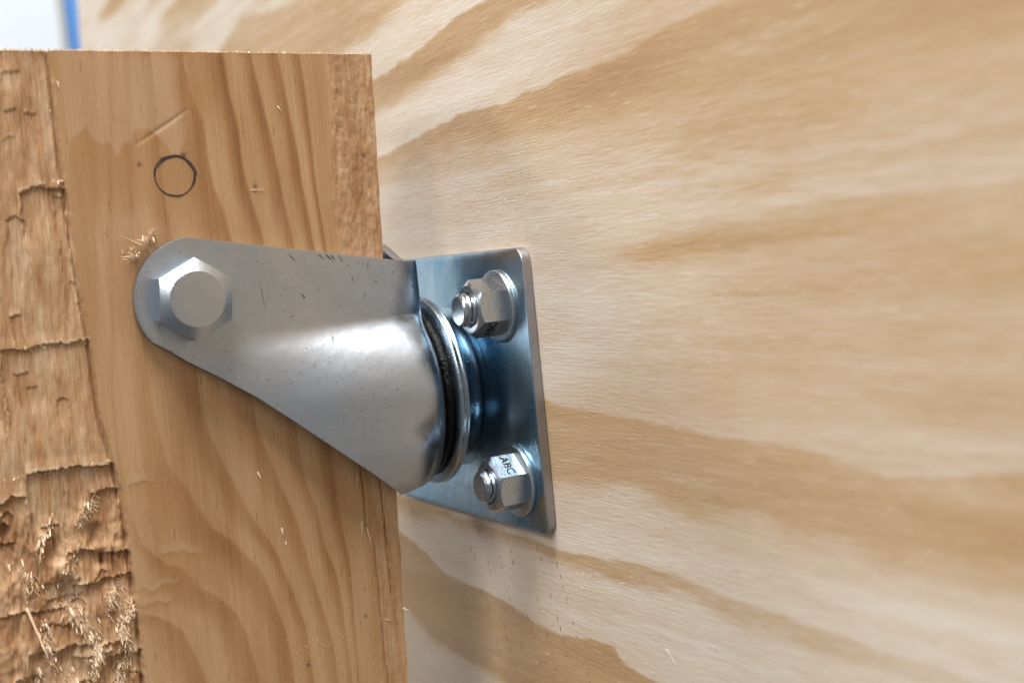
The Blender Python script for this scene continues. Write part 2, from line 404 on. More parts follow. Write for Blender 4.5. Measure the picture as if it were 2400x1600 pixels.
class Splinters:
    """Tapered, curling three-sided slivers of wood."""
    def __init__(s): s.v = []; s.f = []
    def add(s, p, d, L, w, curl=0.3, flat=0.5, n=4):
        p = Vector(p); d = Vector(d).normalized()
        side = d.cross(Vector((0.13, 0.9, 0.41))).normalized(); up = side.cross(d).normalized()
        base = len(s.v)
        for k in range(n + 1):
            t = k / n
            c = p + d * (L * t) + up * (curl * L * t * t)
            ww = w * (1 - 0.8 * t ** 1.5)
            for a in range(3):
                th = a * 2.0944
                s.v.append(tuple(c + side * (ww * math.cos(th)) + up * (ww * flat * math.sin(th))))
        for k in range(n):
            for a in range(3):
                b = (a + 1) % 3
                s.f.append((base + k * 3 + a, base + k * 3 + b, base + k * 3 + 3 + b, base + k * 3 + 3 + a))
        s.f.append((base, base + 2, base + 1)); s.f.append((base + n * 3, base + n * 3 + 1, base + n * 3 + 2))
    def build(s, name, parent, mat=None):
        o = link(name, mesh(name, s.v, s.f), mat or M_SPL, parent, False)
        return o

PLY = build_plywood()

# ------------------------------------------------------------------ wooden board held in the fork
BY = 37.5                       # its front face
def right_edge(z): return -27.0 + (z + 0) * (8.7 / 181.0)
def build_board():
    zs = np.concatenate([np.linspace(-128, -75, 60)[:-1], np.linspace(-75, 20, 330)[:-1], np.linspace(20, 101, 220)])
    us = np.concatenate([np.linspace(0, .24, 30)[:-1], np.linspace(.24, .49, 190)[:-1], np.linspace(.49, 1, 200)])
    Z, U = np.meshgrid(zs, us, indexing='ij')
    xr = right_edge(Z) + 0.6 * (fbm(Z * 0.16, Z * 0 + 5, 5) - 0.5)
    X = -172 + (xr + 172) * U
    ztop = 98.0 - (X + 22.5) * 0.034 + 0.25 * (fbm(X * 0.6, X * 0 + 9, 3) - 0.5)
    Zt = -128 + (Z + 128) * (ztop + 128) / 229.0
    xs = np.interp(Zt, [p[0] for p in STEP], [p[1] for p in STEP])
    # --- growth rings: phase counted across the traced ring lines
    cz = [np.interp(Zt + 1.2 * (fbm(X * .15, Zt * .08, 2) - .5), [p[0] for p in c], [p[1] for p in c]) for c in CURVES]
    cz = [c + 1.3 * (fbm(Zt * 0.06 + 7 * i, X * 0.05, 3) - 0.5) for i, c in enumerate(cz)]
    cz.append(np.maximum(cz[-1] + 4.0, xr - 3.2)); cz.append(np.maximum(cz[-1] + 2.2, xr + 0.5))
    for i in range(1, len(cz)): cz[i] = np.maximum(cz[i], cz[i - 1] + 0.7)
    ph = np.zeros_like(X); first = cz[0]
    ph = np.where(X < first, (X - first) / 16.0, ph)
    for i in range(len(cz) - 1):
        t = (X - cz[i]) / (cz[i + 1] - cz[i]); ph = np.where((t >= 0) & (t < 1), i + t, ph)
    ph = np.where(X >= cz[-1], len(cz) - 1 + (X - cz[-1]) / 3, ph)
    fr = ph - np.floor(ph)
    late = sstep(0.28, 0.80, fr) * (1 - sstep(0.88, 0.98, fr))
    amp = 0.35 + 0.65 * sstep(-96, -72, X + 0.25 * (40 - Zt) * (Zt < 40))
    amp = np.maximum(amp, 0.75 * sstep(-5, -40, Zt))
    g = 0.22 + (0.40 + 0.16 * sstep(20, 60, Zt)) * np.clip(late, 0, 1) * amp + 0.50 * (fbm(X * 0.18, Zt * 0.03, 3) - 0.5)
    rz = sstep(-14.5, -12.5, X - xr + 2 * (fbm(Zt * .05, Zt * 0, 2) - .5)) * sstep(-10, 30, Zt) + 0.55 * sstep(-9.5, -7, X - xr) * (1 - sstep(-10, 30, Zt))
    g = g + 0.10 * rz + 0.22 * rz * (fbm(X * 0.9, Zt * 0.22, 3) - 0.5)
    # --- broad tone patches (0.5 neutral, 1 resin rich, 0 pale)
    jag = 73 + 7.5 * np.abs(((X + 104) / 7.3) % 2 - 1) + 5 * (vnoise(X * 0.55, X * 0) - 0.5)
    inx = sstep(-110, -107, X) * (1 - sstep(-80, -75, X))
    tone = np.full_like(X, 0.5)
    tone -= 0.30 * inx * sstep(0, 0.8, Zt - jag)
    tone += 0.34 * inx * sstep(0.3, -0.3, Zt - jag) * sstep(52, 66, Zt + 6 * (fbm(X * .1, Zt * .1, 3) - .5))
    def blob(x, z, rx, rz_, a): return a * np.exp(-((X - x) / rx) ** 2 - ((Zt - z) / rz_) ** 2)
    tone += blob(-98, 36, 4, 10, .25) + blob(-95, -20, 8, 12, .28) + blob(-74, 88, 5, 7, .35) + blob(-88, -38, 9, 8, .25) - blob(-96, 55, 8, 6, .28) - blob(-92, -30, 9, 5, .22)
    tone += sstep(97.5, 100.5, Zt) * 0.4 * sstep(-105, -80, X)
    tone += 0.25 * (fbm(X * 0.07, Zt * 0.03, 3) - 0.5)
    # --- the torn, recessed strip on the left
    jx = 0.35 * (fbm(Zt * 0.5, Zt * 0 + 3, 3) - 0.5)
    torn = sstep(0.25, -0.25, X - xs - jx)
    d = np.zeros_like(X)
    rel = xs - X
    d = d + 0.75
    ctone = 0.5 * (fbm(X * 0.13, Zt * 0.035, 3) - 0.5)
    def chipout(x0, x1, z0, dep, ln, bow=0.0, lift=0.3, tn_=0.0, seed=0.0, jag=1.6):
        """Wood torn away below the line z = z0 between x0 and x1; the lip above is lifted."""
        nonlocal d, ctone
        jz = jag * (fbm(X * 0.30 + seed, X * 0 + seed, 4) - 0.5) * 2 + 0.9 * (fbm(X * 1.6 + seed, X * 0 + 4, 3) - .5)
        jx = 1.0 * (fbm(Zt * 0.25 + seed, Zt * 0 + seed * 2, 3) - 0.5) * 2
        c = (x0 + x1) / 2; hw_ = (x1 - x0) / 2
        edge = z0 + jz - bow * ((X - c) / hw_) ** 2
        inside = sstep(0.25, -0.25, np.abs(X + jx - c) - hw_)
        q = edge - Zt
        d = d + inside * .72 * dep * sstep(0, 0.22, q) * (1 - sstep(0.35 * ln, ln, q))
        d = d - inside * .6 * lift * sstep(-3.5, -.1, q) * (1 - sstep(-.1, .3, q))
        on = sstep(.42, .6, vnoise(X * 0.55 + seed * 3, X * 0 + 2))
        ctone = ctone + inside * (-.55 * on * sstep(-1.3, -.3, q) * (1 - sstep(0, .3, q)) + tn_ * sstep(0, .4, q) * (1 - sstep(.6 * ln, ln, q)))  # lip above each tear is painted paler, as if lit from above
    chipout(-122, -110.5, 66.5, .75, 16, 1.2, .2, .10, 1.3, 1.3)
    chipout(-113.5, -111, 64, .5, 34, 0.0, .0, .15, 2.2, 1.5)
    chipout(-126, -121.5, 60, .4, 26, 1.0, .15, -.2, 2.9, 1.5)
    rr = random.Random(31)
    for k in range(16):
        cx = rr.uniform(-134, -110); cz_ = rr.uniform(2, 100); w_ = rr.uniform(.6, 2.6)
        chipout(cx - w_, cx + w_, cz_, rr.uniform(.08, .4), rr.uniform(3, 14), rr.uniform(-.3, .3), rr.uniform(.05, .2), rr.uniform(-.35, .35), 60 + 1.3 * k, rr.uniform(.5, 1.6))
    chipout(-131, -108.0, 26.0, .75, 28, 0.0, .25, -.05, 3.7, 1.0)
    chipout(-160, -131.5, 20, .6, 30, 0.0, .2, .05, 4.1, 1.6)
    chipout(-128.5, -106.2, -6.6, 1.25, 26, 0.0, .45, -.15, 5.9, 1.3)
    chipout(-113, -106, -13.0, .6, 10, 0.8, .5, .2, 6.3, .8)
    chipout(-165, -129, -12, 1.0, 30, 0.0, .3, .1, 7.7, 1.5)
    chipout(-133, -117, -52.5, 1.1, 18, 0, .5, -.1, 8.8, 1.0)
    chipout(-120, -105, -36.5, .9, 9, 0, .6, -.2, 9.4, 1.6)
    chipout(-117, -104.6, -57, 1.0, 16, 0, .6, .1, 10.2, 1.4)
    rr = random.Random(77)
    for k in range(34):
        cx = rr.uniform(-140, -104); cz_ = rr.uniform(-100, -12); w_ = rr.uniform(1.6, 5.5)
        chipout(cx - w_, cx + w_, cz_, rr.uniform(.3, 1.0), rr.uniform(5, 15), rr.uniform(-.5, 2.0), rr.uniform(.2, .7), rr.uniform(-.35, .35), 11 + 1.7 * k, rr.uniform(.5, 1.8))
    busy = sstep(0, -30, Zt)
    ridge = np.abs(fbm(X * 0.55, Zt * 0.13, 3) - 0.5) * 2
    d += 0.30 * (fbm(X * 0.10, Zt * 0.04, 3) - 0.5) + 0.34 * (fbm(X * 1.3, Zt * 0.16, 4) - 0.5) + 0.26 * (fbm(X * 3.1, Zt * 0.22, 3) - 0.5) + 0.55 * (fbm(X * 0.33, Zt * 0.11, 3) - .5)
    d += busy * (1.0 * (ridge - .25) + 1.6 * np.maximum(0, fbm(X * 0.33, Zt * 0.17, 3) - 0.52) + 0.35 * (fbm(X * 1.2, Zt * 0.5, 3) - 0.5))
    for (hx, hz, hr) in ((-113.5, -24.5, 1.6), (-112.4, -31.0, 1.3), (-124, -27, 1.8), (-122.5, -38, 2.2)):
        d += 1.8 * np.exp(-((X - hx) / hr) ** 2 - ((Zt - hz) / (hr * 1.7)) ** 4)
    tone = tone + torn * ctone
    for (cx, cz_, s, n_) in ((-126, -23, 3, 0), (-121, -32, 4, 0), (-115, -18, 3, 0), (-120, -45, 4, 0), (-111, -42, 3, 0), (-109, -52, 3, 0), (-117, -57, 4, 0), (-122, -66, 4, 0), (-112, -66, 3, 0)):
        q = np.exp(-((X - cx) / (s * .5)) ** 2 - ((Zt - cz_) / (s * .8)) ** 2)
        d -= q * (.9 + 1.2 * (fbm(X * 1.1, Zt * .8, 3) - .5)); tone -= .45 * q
    groove = 0.9 * np.exp(-(rel - 0.5) ** 2 / 0.35)
    d = np.clip(d + groove, 0.1, 4.6)
    # small chips just right of the step near the bottom
    chip = np.zeros_like(X)
    for (cx, cz_, rx, rz_) in ((-100, -12.5, 4.2, 1.2), (-98, -41, 6, 1.0), (-100, -45, 5, .8), (-92, -33, 6, .6)):
        zz = cz_ + 3.4 * (fbm(X * 0.32, X * 0 + cx, 4) - .5) - .05 * (X - cx) + .12 * (X - cx) ** 2 / rx
        inx_ = sstep(rx, rx - 1.2, np.abs(X - cx))
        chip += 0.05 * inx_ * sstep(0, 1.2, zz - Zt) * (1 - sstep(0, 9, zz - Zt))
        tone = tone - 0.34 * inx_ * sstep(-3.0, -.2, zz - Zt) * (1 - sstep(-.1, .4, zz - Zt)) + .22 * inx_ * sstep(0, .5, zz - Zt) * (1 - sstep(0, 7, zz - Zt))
    rough = rz * (0.45 * (fbm(X * 1.5, Zt * 0.45, 3) - 0.5) + 0.9 * np.maximum(0, fbm(X * .7, Zt * .16, 3) - .56))
    crack = np.zeros_like(X)
    for (cx, z0, z1, w) in ((-38.3, -40, -8, .28), (-36.8, -84, -38, .3), (-33, -60, -20, .2)):
        xx = cx + 1.0 * (fbm(Zt * 0.15, Zt * 0 + cx, 3) - .5) + (Zt - z0) * -0.045 * 0
        crack += 0.5 * np.exp(-((X - xx) / w) ** 2) * sstep(z0, z0 + 5, Zt) * (1 - sstep(z1 - 5, z1, Zt))
    Y = BY + torn * d + (1 - torn) * (chip + rough + crack - 0.03 * np.clip(late, 0, 1) * amp)
    # diagonal scratch
    a = np.array([-76.5, 84.5]); b = np.array([-91, 76.0]); ab = b - a; L2 = ab @ ab
    t = np.clip(((X - a[0]) * ab[0] + (Zt - a[1]) * ab[1]) / L2, 0, 1)
    ds = np.hypot(X - a[0] - t * ab[0], Zt - a[1] - t * ab[1])
    scr = np.exp(-(ds / 0.38) ** 2) * (0.4 + 0.6 * np.sin(t * 3.14))
    Y += 0.22 * scr; tone -= 0.35 * scr
    ink = np.zeros_like(X)
    for (x, z, r_) in ((-91, 70.7, .55), (-60.2, 62.9, .55), (-27.6, 69.6, .6), (-79, 72.4, .7), (-85, 71.6, .5), (-60, -71, .5), (-41.7, -61, .45)):
        ink += 0.8 * np.exp(-((X - x) / r_) ** 2 - ((Zt - z) / (r_ * 1.1)) ** 2)
    nu, nv = X.shape
    V = np.stack([X.ravel(), Y.ravel(), Zt.ravel()], 1)
    F = grid_faces(nu, nv)[:, ::-1].tolist()
    back = BY + 30.0
    loop = [(i, 0) for i in range(nu)] + [(nu - 1, j) for j in range(1, nv)] + [(i, nv - 1) for i in range(nu - 2, -1, -1)] + [(0, j) for j in range(nv - 2, 0, -1)]
    ids = [i * nv + j for i, j in loop]; n0 = len(V)
    Bk = V[ids].copy(); Bk[:, 1] = back
    V = np.vstack([V, Bk]); n = len(ids)
    for k in range(n):
        F.append([ids[k], n0 + k, n0 + (k + 1) % n, ids[(k + 1) % n]][::-1])
    F.append([n0 + k for k in range(n)][::-1])
    me = mesh("wood_board", V - np.array([-90, BY + 15, -128.0]), F)
    ex = lambda A, v: np.concatenate([A.ravel(), np.full(n, v)])
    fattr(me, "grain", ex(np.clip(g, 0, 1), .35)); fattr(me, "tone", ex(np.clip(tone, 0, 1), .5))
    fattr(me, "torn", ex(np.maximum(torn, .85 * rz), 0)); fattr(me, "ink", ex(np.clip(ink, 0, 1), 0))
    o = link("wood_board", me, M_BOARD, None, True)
    me.set_sharp_from_angle(angle=math.radians(38))
    o.location = P(-90, BY + 15, -128)
    tag(o, "upright pine board with a torn rough strip, clamped inside the metal fork", "wooden board")
    Yf = lambda x, z: float(Y[np.argmin(np.abs(Zt[:, 0] - z)), np.argmin(np.abs(X[np.argmin(np.abs(Zt[:, 0] - z))] - x))])
    r = random.Random(5)
    # --- fibres standing out of the torn strip (uncountable)
    sp = Splinters()
    clumps = [(-126, -23, 3, 60), (-121, -32, 4, 90), (-115, -18, 3, 70), (-120, -45, 4, 110), (-111, -42, 3, 70), (-109, -52, 3, 80), (-128, -50, 5, 90), (-117, -57, 5, 100), (-122, -66, 5, 90), (-112, -66, 4, 80),
              (-108, -47, 2, 50), (-124, -6.3, 7, 70), (-111, -5.8, 3, 90), (-117, -6.2, 5, 90), (-122, 26.3, 4, 60), (-111, 26.3, 2, 40), (-110, -59, 3, 70), (-106.5, -46, 1.5, 60), (-112, 68, 1.2, 16), (-131, -33, 4, 50), (-133, -62, 5, 60), (-119, -80, 9, 120)]
    for (cx, cz_, s, n_) in clumps:
        mx, mz = r.gauss(.15, .45), r.gauss(-.6, .45); ax = r.uniform(-.6, .6); hi = cz_ > -10
        for k in range(int(n_ * (1.5 if not hi else 1.6))):
            u = r.gauss(0, s * .8); v = r.gauss(0, .3 if hi else .9)
            x = cx + (u if hi else u * math.sin(ax) + v); z = cz_ + (v * .6 if hi else u * math.cos(ax) + v * .3)
            if x > np.interp(z, [p[0] for p in STEP], [p[1] for p in STEP]) - .4: continue
            flake = r.random() < .60
            L = r.uniform(.5, 2.0) * (0.45 if hi else 1) * (1.25 if flake else 1)
            sp.add((x, Yf(x, z) + .12, z), (mx + r.gauss(0, .35), -r.uniform(.05, .7), mz + r.gauss(0, .45)), L, r.uniform(.15, .42) * (.7 if hi else 1) if flake else r.uniform(.04, .11), r.uniform(-.6, .6), .22 if flake else .6)
    for k in range(260):       # finer hairs everywhere on the strip
        z = r.uniform(-75, 98); x = np.interp(z, [p[0] for p in STEP], [p[1] for p in STEP]) - abs(r.gauss(0, 12)) - .3
        sp.add((x, Yf(x, z) + .1, z), (r.gauss(0, .4), -r.uniform(.1, .6), r.gauss(0, 1)), r.uniform(.3, 1.1), r.uniform(.03, .09), r.uniform(-.4, .4), .5)
    q = sp.build("torn_fibre", o); q["kind"] = "stuff"; q.matrix_parent_inverse = Matrix.Translation(o.location).inverted()
    # --- fuzz along the sawn top edge
    sp = Splinters()
    for k in range(1500):
        x = r.uniform(-135, -23.2); zt = 98.0 - (x + 22.5) * 0.034
        sp.add((x, BY + r.uniform(0.1, 2.5), zt - .15), (r.gauss(0, .5), -r.uniform(-.2, .5), r.uniform(.3, 1)), r.uniform(.35, 1.15), r.uniform(.06, .17), r.uniform(-.4, .4), .7)
    q0 = None
    q = sp.build("edge_fuzz", o); q["kind"] = "stuff"; q.matrix_parent_inverse = Matrix.Translation(o.location).inverted()
    # --- loose fibres on the smooth face and down the rough right-hand zone
    sp = Splinters()
    for k in range(300):
        z = r.uniform(-80, 97); xr_ = right_edge(z)
        x = xr_ - abs(r.gauss(0, 7)) - .5
        sp.add((x, BY - .02, z), (r.gauss(0, .35), -r.uniform(0, .25), r.choice((-1, 1))), r.uniform(.3, 1.4), r.uniform(.03, .08), r.uniform(-.2, .2), .5)
    for k in range(150):
        x = r.gauss(-58, 5); z = r.gauss(-66, 3.2)
        sp.add((x, BY - .02, z), (r.uniform(-1, 1), -.3, r.uniform(-1, 1)), r.uniform(.12, .4), r.uniform(.05, .11), 0, .8)
    q = sp.build("loose_fibre", o); q["kind"] = "stuff"; q.matrix_parent_inverse = Matrix.Translation(o.location).inverted()
    sp = Splinters()
    for k in range(70):
        f = r.random(); x = -96.2 + 7.2 * f + r.gauss(0, .6); z = 46.6 + 5.6 * f + r.gauss(0, .6)
        sp.add((x, BY - r.uniform(0, 1.2), z), (r.gauss(-.5, .5), -r.uniform(.1, .8), r.gauss(.35, .5)), r.uniform(.5, 2.0), r.uniform(.12, .48), r.uniform(-.5, .5), .25)
    q = sp.build("drill_fuzz", o); q["kind"] = "stuff"; q.matrix_parent_inverse = Matrix.Translation(o.location).inverted()
    # --- single splinters one can point at
    big = [((-109.6, 95, .3), (.1, -.15, -1), 3.6, .42, .05), ((-93.2, 49.6, -.4), (-.9, -.25, .45), 6.4, .42, .08), ((-92.0, 50.0, -.6), (-.75, -.4, .35), 3.6, .42, -.1),
           ((-90.6, 52.0, -.3), (.55, -.6, .6), 2.2, .75, .3), ((-94.0, 46.6, -.3), (-1, -.2, .04), 4.8, .45, .05), ((-97.8, 47.7, -.2), (-.3, -.3, .9), 1.2, .4, .1), ((-92.6, 48.8, -.3), (-.5, -.5, .3), 2.0, .4, .1),
           ((-103.5, 99.5, .4), (.85, -.1, .45), 3.0, .32, .55), ((-68.5, -15, -.05), (.3, -.2, -.9), 2.2, .38, .1), ((-63.5, -31.5, -.05), (.1, -.2, -1), 2.2, .42, .1), ((-62.8, -35.5, -.05), (.1, -.2, -1), 1.3, .38, .1),
           ((-61.8, 61.9, -.05), (1, -.1, .02), 4.2, .22, .0), ((-39.5, -20, .1), (-.2, -.12, -1), 4.5, .25, .05), ((-38.5, -36, .1), (.15, -.1, -1), 6, .22, .02), ((-39.8, -33, .1), (-.1, -.1, -1), 5, .2, .03),
           ((-36, -63, 0), (1, -.3, -.5), 2.6, .25, .2), ((-30, -61, 0), (.5, -.5, -.4), 1.8, .35, .2), ((-51.5, 84.5, 0), (.4, -.3, -.8), 2.2, .22, .4), ((-132.3, -40, .4), (.25, -.25, -1), 14, .42, .02)]
    for (p_, d_, L, w, c) in big:
        s1 = Splinters(); s1.add((p_[0], BY + p_[2], p_[1]), d_, L, w, c, .5, 7)
        q = s1.build("splinter", o); q.matrix_parent_inverse = Matrix.Translation(o.location).inverted()
    # --- hand-drawn pencil circle
    vv = []; ff = []; N = 96
    for k in range(N):
        th = 2 * math.pi * k / N
        R = 5.35 + .12 * math.sin(2 * th + .4) + .05 * math.sin(5 * th)
        w = .31 + .10 * math.sin(th + .5) + .09 * math.sin(3 * th + 1) + .10 * (float(vnoise(k * .35, 3)) - .5)
        R += .45 * (float(vnoise(k * .12, 9)) - .5)
        for q_ in (-w, w): vv.append((-82.0 + (R + q_) * 1.0 * math.cos(th), BY - .10, 67.2 + (R + q_) * math.sin(th)))
    for k in range(N):
        a_ = 2 * k; b_ = 2 * ((k + 1) % N); ff.append((a_, a_ + 1, b_ + 1, b_))
    n0_ = len(vv); K = 40
    for k in range(K + 1):      # the stroke overlaps itself at the top
        th = math.radians(25 + 125 * k / K); R = 5.05 + .35 * math.sin(k * .11) + .12 * (float(vnoise(k * .3, 21)) - .5); w = .17 * math.sin(math.pi * k / K) + .03
        for q_ in (-w, w): vv.append((-82.0 + (R + q_) * math.cos(th), BY - .13, 67.2 + (R + q_) * math.sin(th)))
    for k in range(K): a_ = n0_ + 2 * k; ff.append((a_, a_ + 1, a_ + 3, a_ + 2))
    q = link("pencil_circle", mesh("pencil_circle", vv, ff), M_INK, o, False); q.matrix_parent_inverse = Matrix.Translation(o.location).inverted()
    q["label"] = "small dark hand-drawn circle on the board"
    return o
BOARD = build_board()

# ------------------------------------------------------------------ swivel bracket: plate, race, fork
AY, AZ = 52.5, -0.8            # swivel axis
BR = empty("swivel_bracket", P(0, AY, 0))
tag(BR, "zinc plated swivel caster bracket bolted to the plywood, its fork round the board", "bracket")
def part(name, me, mat, parent=BR, smooth=True):
    o = link(name, me, mat, parent, smooth)
    o.matrix_parent_inverse = Matrix.Translation(Vector(BR.location)).inverted() if parent is BR else Matrix()
    return o

def lathe(profile, n=96, axis_y=AY, axis_z=AZ, close=False):
    """profile: list of (x, r); spun about an axis along x."""
    V = []; F = []
    for (x, r) in profile:
        for k in range(n):
            th = 2 * math.pi * k / n
            V.append((x, axis_y + r * math.cos(th), axis_z + r * math.sin(th)))
    m = len(profile)
    for i in range(m - 1):
        for k in range(n):
            a = i * n + k; b = i * n + (k + 1) % n
            F.append((a, b, b + n, a + n))
    if close:
        F.append(tuple(range(n))[::-1]); F.append(tuple((m - 1) * n + k for k in range(n)))
    return V, F

def rounded_slab(y0, y1, z0, z1, R, x_front, x_back, bev, n=8):
    """A flat plate with rounded corners and eased front edges."""
    def ring(x, inset):
        pts = []
        r = R - inset
        for cy, cz, a0 in ((y1 - R, z1 - R, 0), (y0 + R, z1 - R, 90), (y0 + R, z0 + R, 180), (y1 - R, z0 + R, 270)):
            for k in range(n + 1):
                a = math.radians(a0 + 90 * k / n); pts.append((x, cy + r * math.cos(a), cz + r * math.sin(a)))
        return pts
    rings = [ring(x_front, bev * 1.6), ring(x_front + bev * .3, bev * .55), ring(x_front + bev, 0), ring(x_back - .2, 0), ring(x_back, .25)]
    V = [p for r_ in rings for p in r_]; m = 4 * (n + 1); F = []
    for i in range(len(rings) - 1):
        for k in range(m):
            a = i * m + k; b = i * m + (k + 1) % m; F.append((a, a + m, b + m, b))
    F.append(tuple(range(m))); F.append(tuple((len(rings) - 1) * m + k for k in range(m))[::-1])
    return V, F

V, F = rounded_slab(0.2, 104.8, -40.2, 39.2, 4.2, 0.0, 2.8, 0.4)
me = mesh("mounting_plate", V, F); PL = part("mounting_plate", me, M_PLATE); me.set_sharp_from_angle(angle=math.radians(30))
me.materials.append(M_EDGE)
for p_ in me.polygons:
    if abs(p_.normal.x) < .75: p_.material_index = 1
PL["label"] = "rectangular bluish zinc mounting plate flat on the plywood"
V, F = lathe([(-0.02, 24.2), (-0.25, 23.2), (-0.5, 22.4), (-0.7, 21.6), (-0.75, 20.8), (-0.75, 17.0)])
b_ = link("raised_boss", mesh("raised_boss", V, F), M_PLATE, PL); b_.matrix_parent_inverse = Matrix()
V, F = lathe([(-6.9, 23.8), (-7.5, 26.2), (-7.8, 27.4), (-8.3, 28.1), (-8.8, 28.2), (-9.1, 27.7), (-9.4, 27.5), (-9.7, 27.8), (-10.0, 28.3), (-10.6, 28.1), (-11.1, 27.3), (-11.5, 26.2), (-11.6, 24)])
part("swivel_ring", mesh("swivel_ring", V, F), M_RING)
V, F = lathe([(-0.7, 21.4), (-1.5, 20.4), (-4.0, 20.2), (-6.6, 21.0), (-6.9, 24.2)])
part("swivel_core", mesh("swivel_core", V, F), mat_zinc("shaded_core", (0.06, 0.12, 0.18), (0.02, 0.035, 0.055), 0.28, 0.3, 0.9))  # blue-black base colour paints in the shade between ring and plate
# greasy ball race in the gap
V = []; F = []; n = 180; prof = [(-11.2, 23.5), (-11.6, 25.0), (-12.2, 25.7), (-13.1, 25.8), (-13.9, 25.4), (-14.3, 24.0)]
for i, (x, r) in enumerate(prof):
    for k in range(n):
        th = 2 * math.pi * k / n; rr = r + 0.55 * (float(vnoise(k * 0.45, i * 1.3)) - .5) + 0.3 * (float(vnoise(k * 1.1 + 30, i * 2.3)) - .5)
        V.append((x + .25 * (float(vnoise(k * .7, i + 50)) - .5), AY + rr * math.cos(th), AZ + rr * math.sin(th)))
for i in range(len(prof) - 1):
    for k in range(n):
        a = i * n + k; b = i * n + (k + 1) % n; F.append((a, b, b + n, a + n))
g_ = part("grease_band", mesh("grease_band", V, F), M_GREASE); g_["label"] = "black grease packed in the swivel race"

def build_fork():
    XC, RF, H, RC = -14.4, 5.0, 18.0, 28.6
    bx, bz, br = -80.5, 34.0, 16.6         # bolt end
    # side outline from the top tangent, round the end, down the sloping cut to the tip
    arc = []
    for a in np.linspace(94, 218, 40): arc.append((bx + br * math.cos(math.radians(a)), bz + br * math.sin(math.radians(a))))
    cut = [arc[-1], (-89.8, 21.4), (-85.0, 17.7), (-77.5, 12.8), (-67.9, 5.9), (-60.5, -.4), (-52.0, -7.9), (-45.3, -13.7), (-39.4, -18.7), (-35.4, -21.9), (-32.3, -24.5), (-30.9, -25.6), (-29.3, -26.8), (-27.2, -28.3), (-24.8, -29.2), (-22.5, -29.4)]
    cl = np.array(cut); L = np.concatenate([[0], np.cumsum(np.hypot(*np.diff(cl, axis=0).T))])
    zc_bottom = AZ - RC
    S = 150
    # crown profile rows
    cosd = np.linspace(0, 1, S)
    zcrown = []; end = []
    s1 = 0.40
    for s in cosd:
        if s < 0.45: z = 38.6 - (38.6 - 6.0) * (s / 0.45)
        else:
            a0 = math.asin((6.0 - AZ) / RC); a = a0 + (-math.pi / 2 - a0) * ((s - .45) / .55); z = AZ + RC * math.sin(a)
        zcrown.append(z)
        if s < s1:
            q = s / s1 * (len(arc) - 1); i = int(min(q, len(arc) - 2)); f = q - i
            end.append((arc[i][0] * (1 - f) + arc[i + 1][0] * f, arc[i][1] * (1 - f) + arc[i + 1][1] * f))
        else:
            d = (s - s1) / (1 - s1) * L[-1]
            end.append((np.interp(d, L, cl[:, 0]), np.interp(d, L, cl[:, 1])))
    zcrown[-1] = zc_bottom; end[-1] = (end[-1][0], zc_bottom)
    def smax(a, b, k): h = np.clip(.5 + .5 * (a - b) / k, 0, 1); return b * (1 - h) + a * h + k * h * (1 - h)
    def hw(x, z):
        tt = min(1.0, abs(z - AZ) / RC)
        p = 2.0 if z > AZ else 2.0 + 1.2 * float(sstep(-17, -27, x))
        c = RC * (1 - tt ** p) ** (1 / p)
        k = max(.01, 3.0 * float(sstep(-29, -20, z)))
        f = float(smax(c, H, k)) if z > -24 else c
        return f if f < H else H + (f - H) * float(sstep(-92, -18, x))
    NT_, NF, NC = 60, 8, 5
    V = []; cols = NT_ + NF + NC
    rows = []
    for si in range(S):
        z0 = zcrown[si]; xe, ze = end[si]; x0 = XC - RF
        row = []
        for t in np.linspace(0, 1, NT_):
            x = xe + (x0 - xe) * t; z = ze + (z0 - ze) * (t if xe < x0 else 1)
            z = max(z, zc_bottom)
            row.append((x, AY - hw(x, z), z))
        # outward normal of the crown profile
        e = .05
        yA, yB = AY - hw(x0, min(z0 + e, 38.6)), AY - hw(x0, max(z0 - e, zc_bottom))
        ty, tz = yB - yA, max(z0 - e, zc_bottom) - min(z0 + e, 38.6)
        ny, nz = tz, -ty
        ln = math.hypot(ny, nz); ny /= ln; nz /= ln
        if si == S - 1: ny, nz = 0.0, -1.0
        y0 = AY - hw(x0, z0)
        for k in range(1, NF + 1):
            ph = math.pi / 2 * k / NF; dd = RF * (1 - math.cos(ph))
            yy = min(y0 - ny * dd, AY - 0.0)
            row.append((x0 + RF * math.sin(ph), yy, z0 - nz * dd))
        x1, y1, z1 = row[-1]
        for k in range(1, NC + 1):
            row.append((x1, y1 + (AY - y1) * k / NC, z1))
        rows.append(row)
    R_ = np.array(rows)                         # S, cols, 3
    far = R_.copy(); far[:, :, 1] = 2 * AY - far[:, :, 1]
    allr = np.concatenate([R_, far[:, ::-1][:, 1:]], axis=1)
    # the crown's top edge climbs towards the far leg
    up = sstep(30, 38.6, allr[:, :, 2]) * sstep(XC - 14, XC - 1, allr[:, :, 0]) * sstep(44, 64, allr[:, :, 1])
    allr[:, :, 2] += 6.0 * up
    # gentle hammer waviness of pressed sheet
    nu, nv = allr.shape[:2]
    V = allr.reshape(-1, 3); F = grid_faces(nu, nv)
    me = mesh("fork", V - np.array([0, 0, 0]), F)
    bm = bmesh.new(); bm.from_mesh(me); bmesh.ops.remove_doubles(bm, verts=bm.verts, dist=2e-5)
    bmesh.ops.recalc_face_normals(bm, faces=bm.faces)
    # make the normals point outwards (towards the viewer on the near leg)
    s_ = sum(f.normal.y * f.calc_area() for f in bm.faces if f.calc_center_median().y < 40 * MM)
    if s_ > 0: bmesh.ops.reverse_faces(bm, faces=bm.faces)
    bm.to_mesh(me); bm.free()
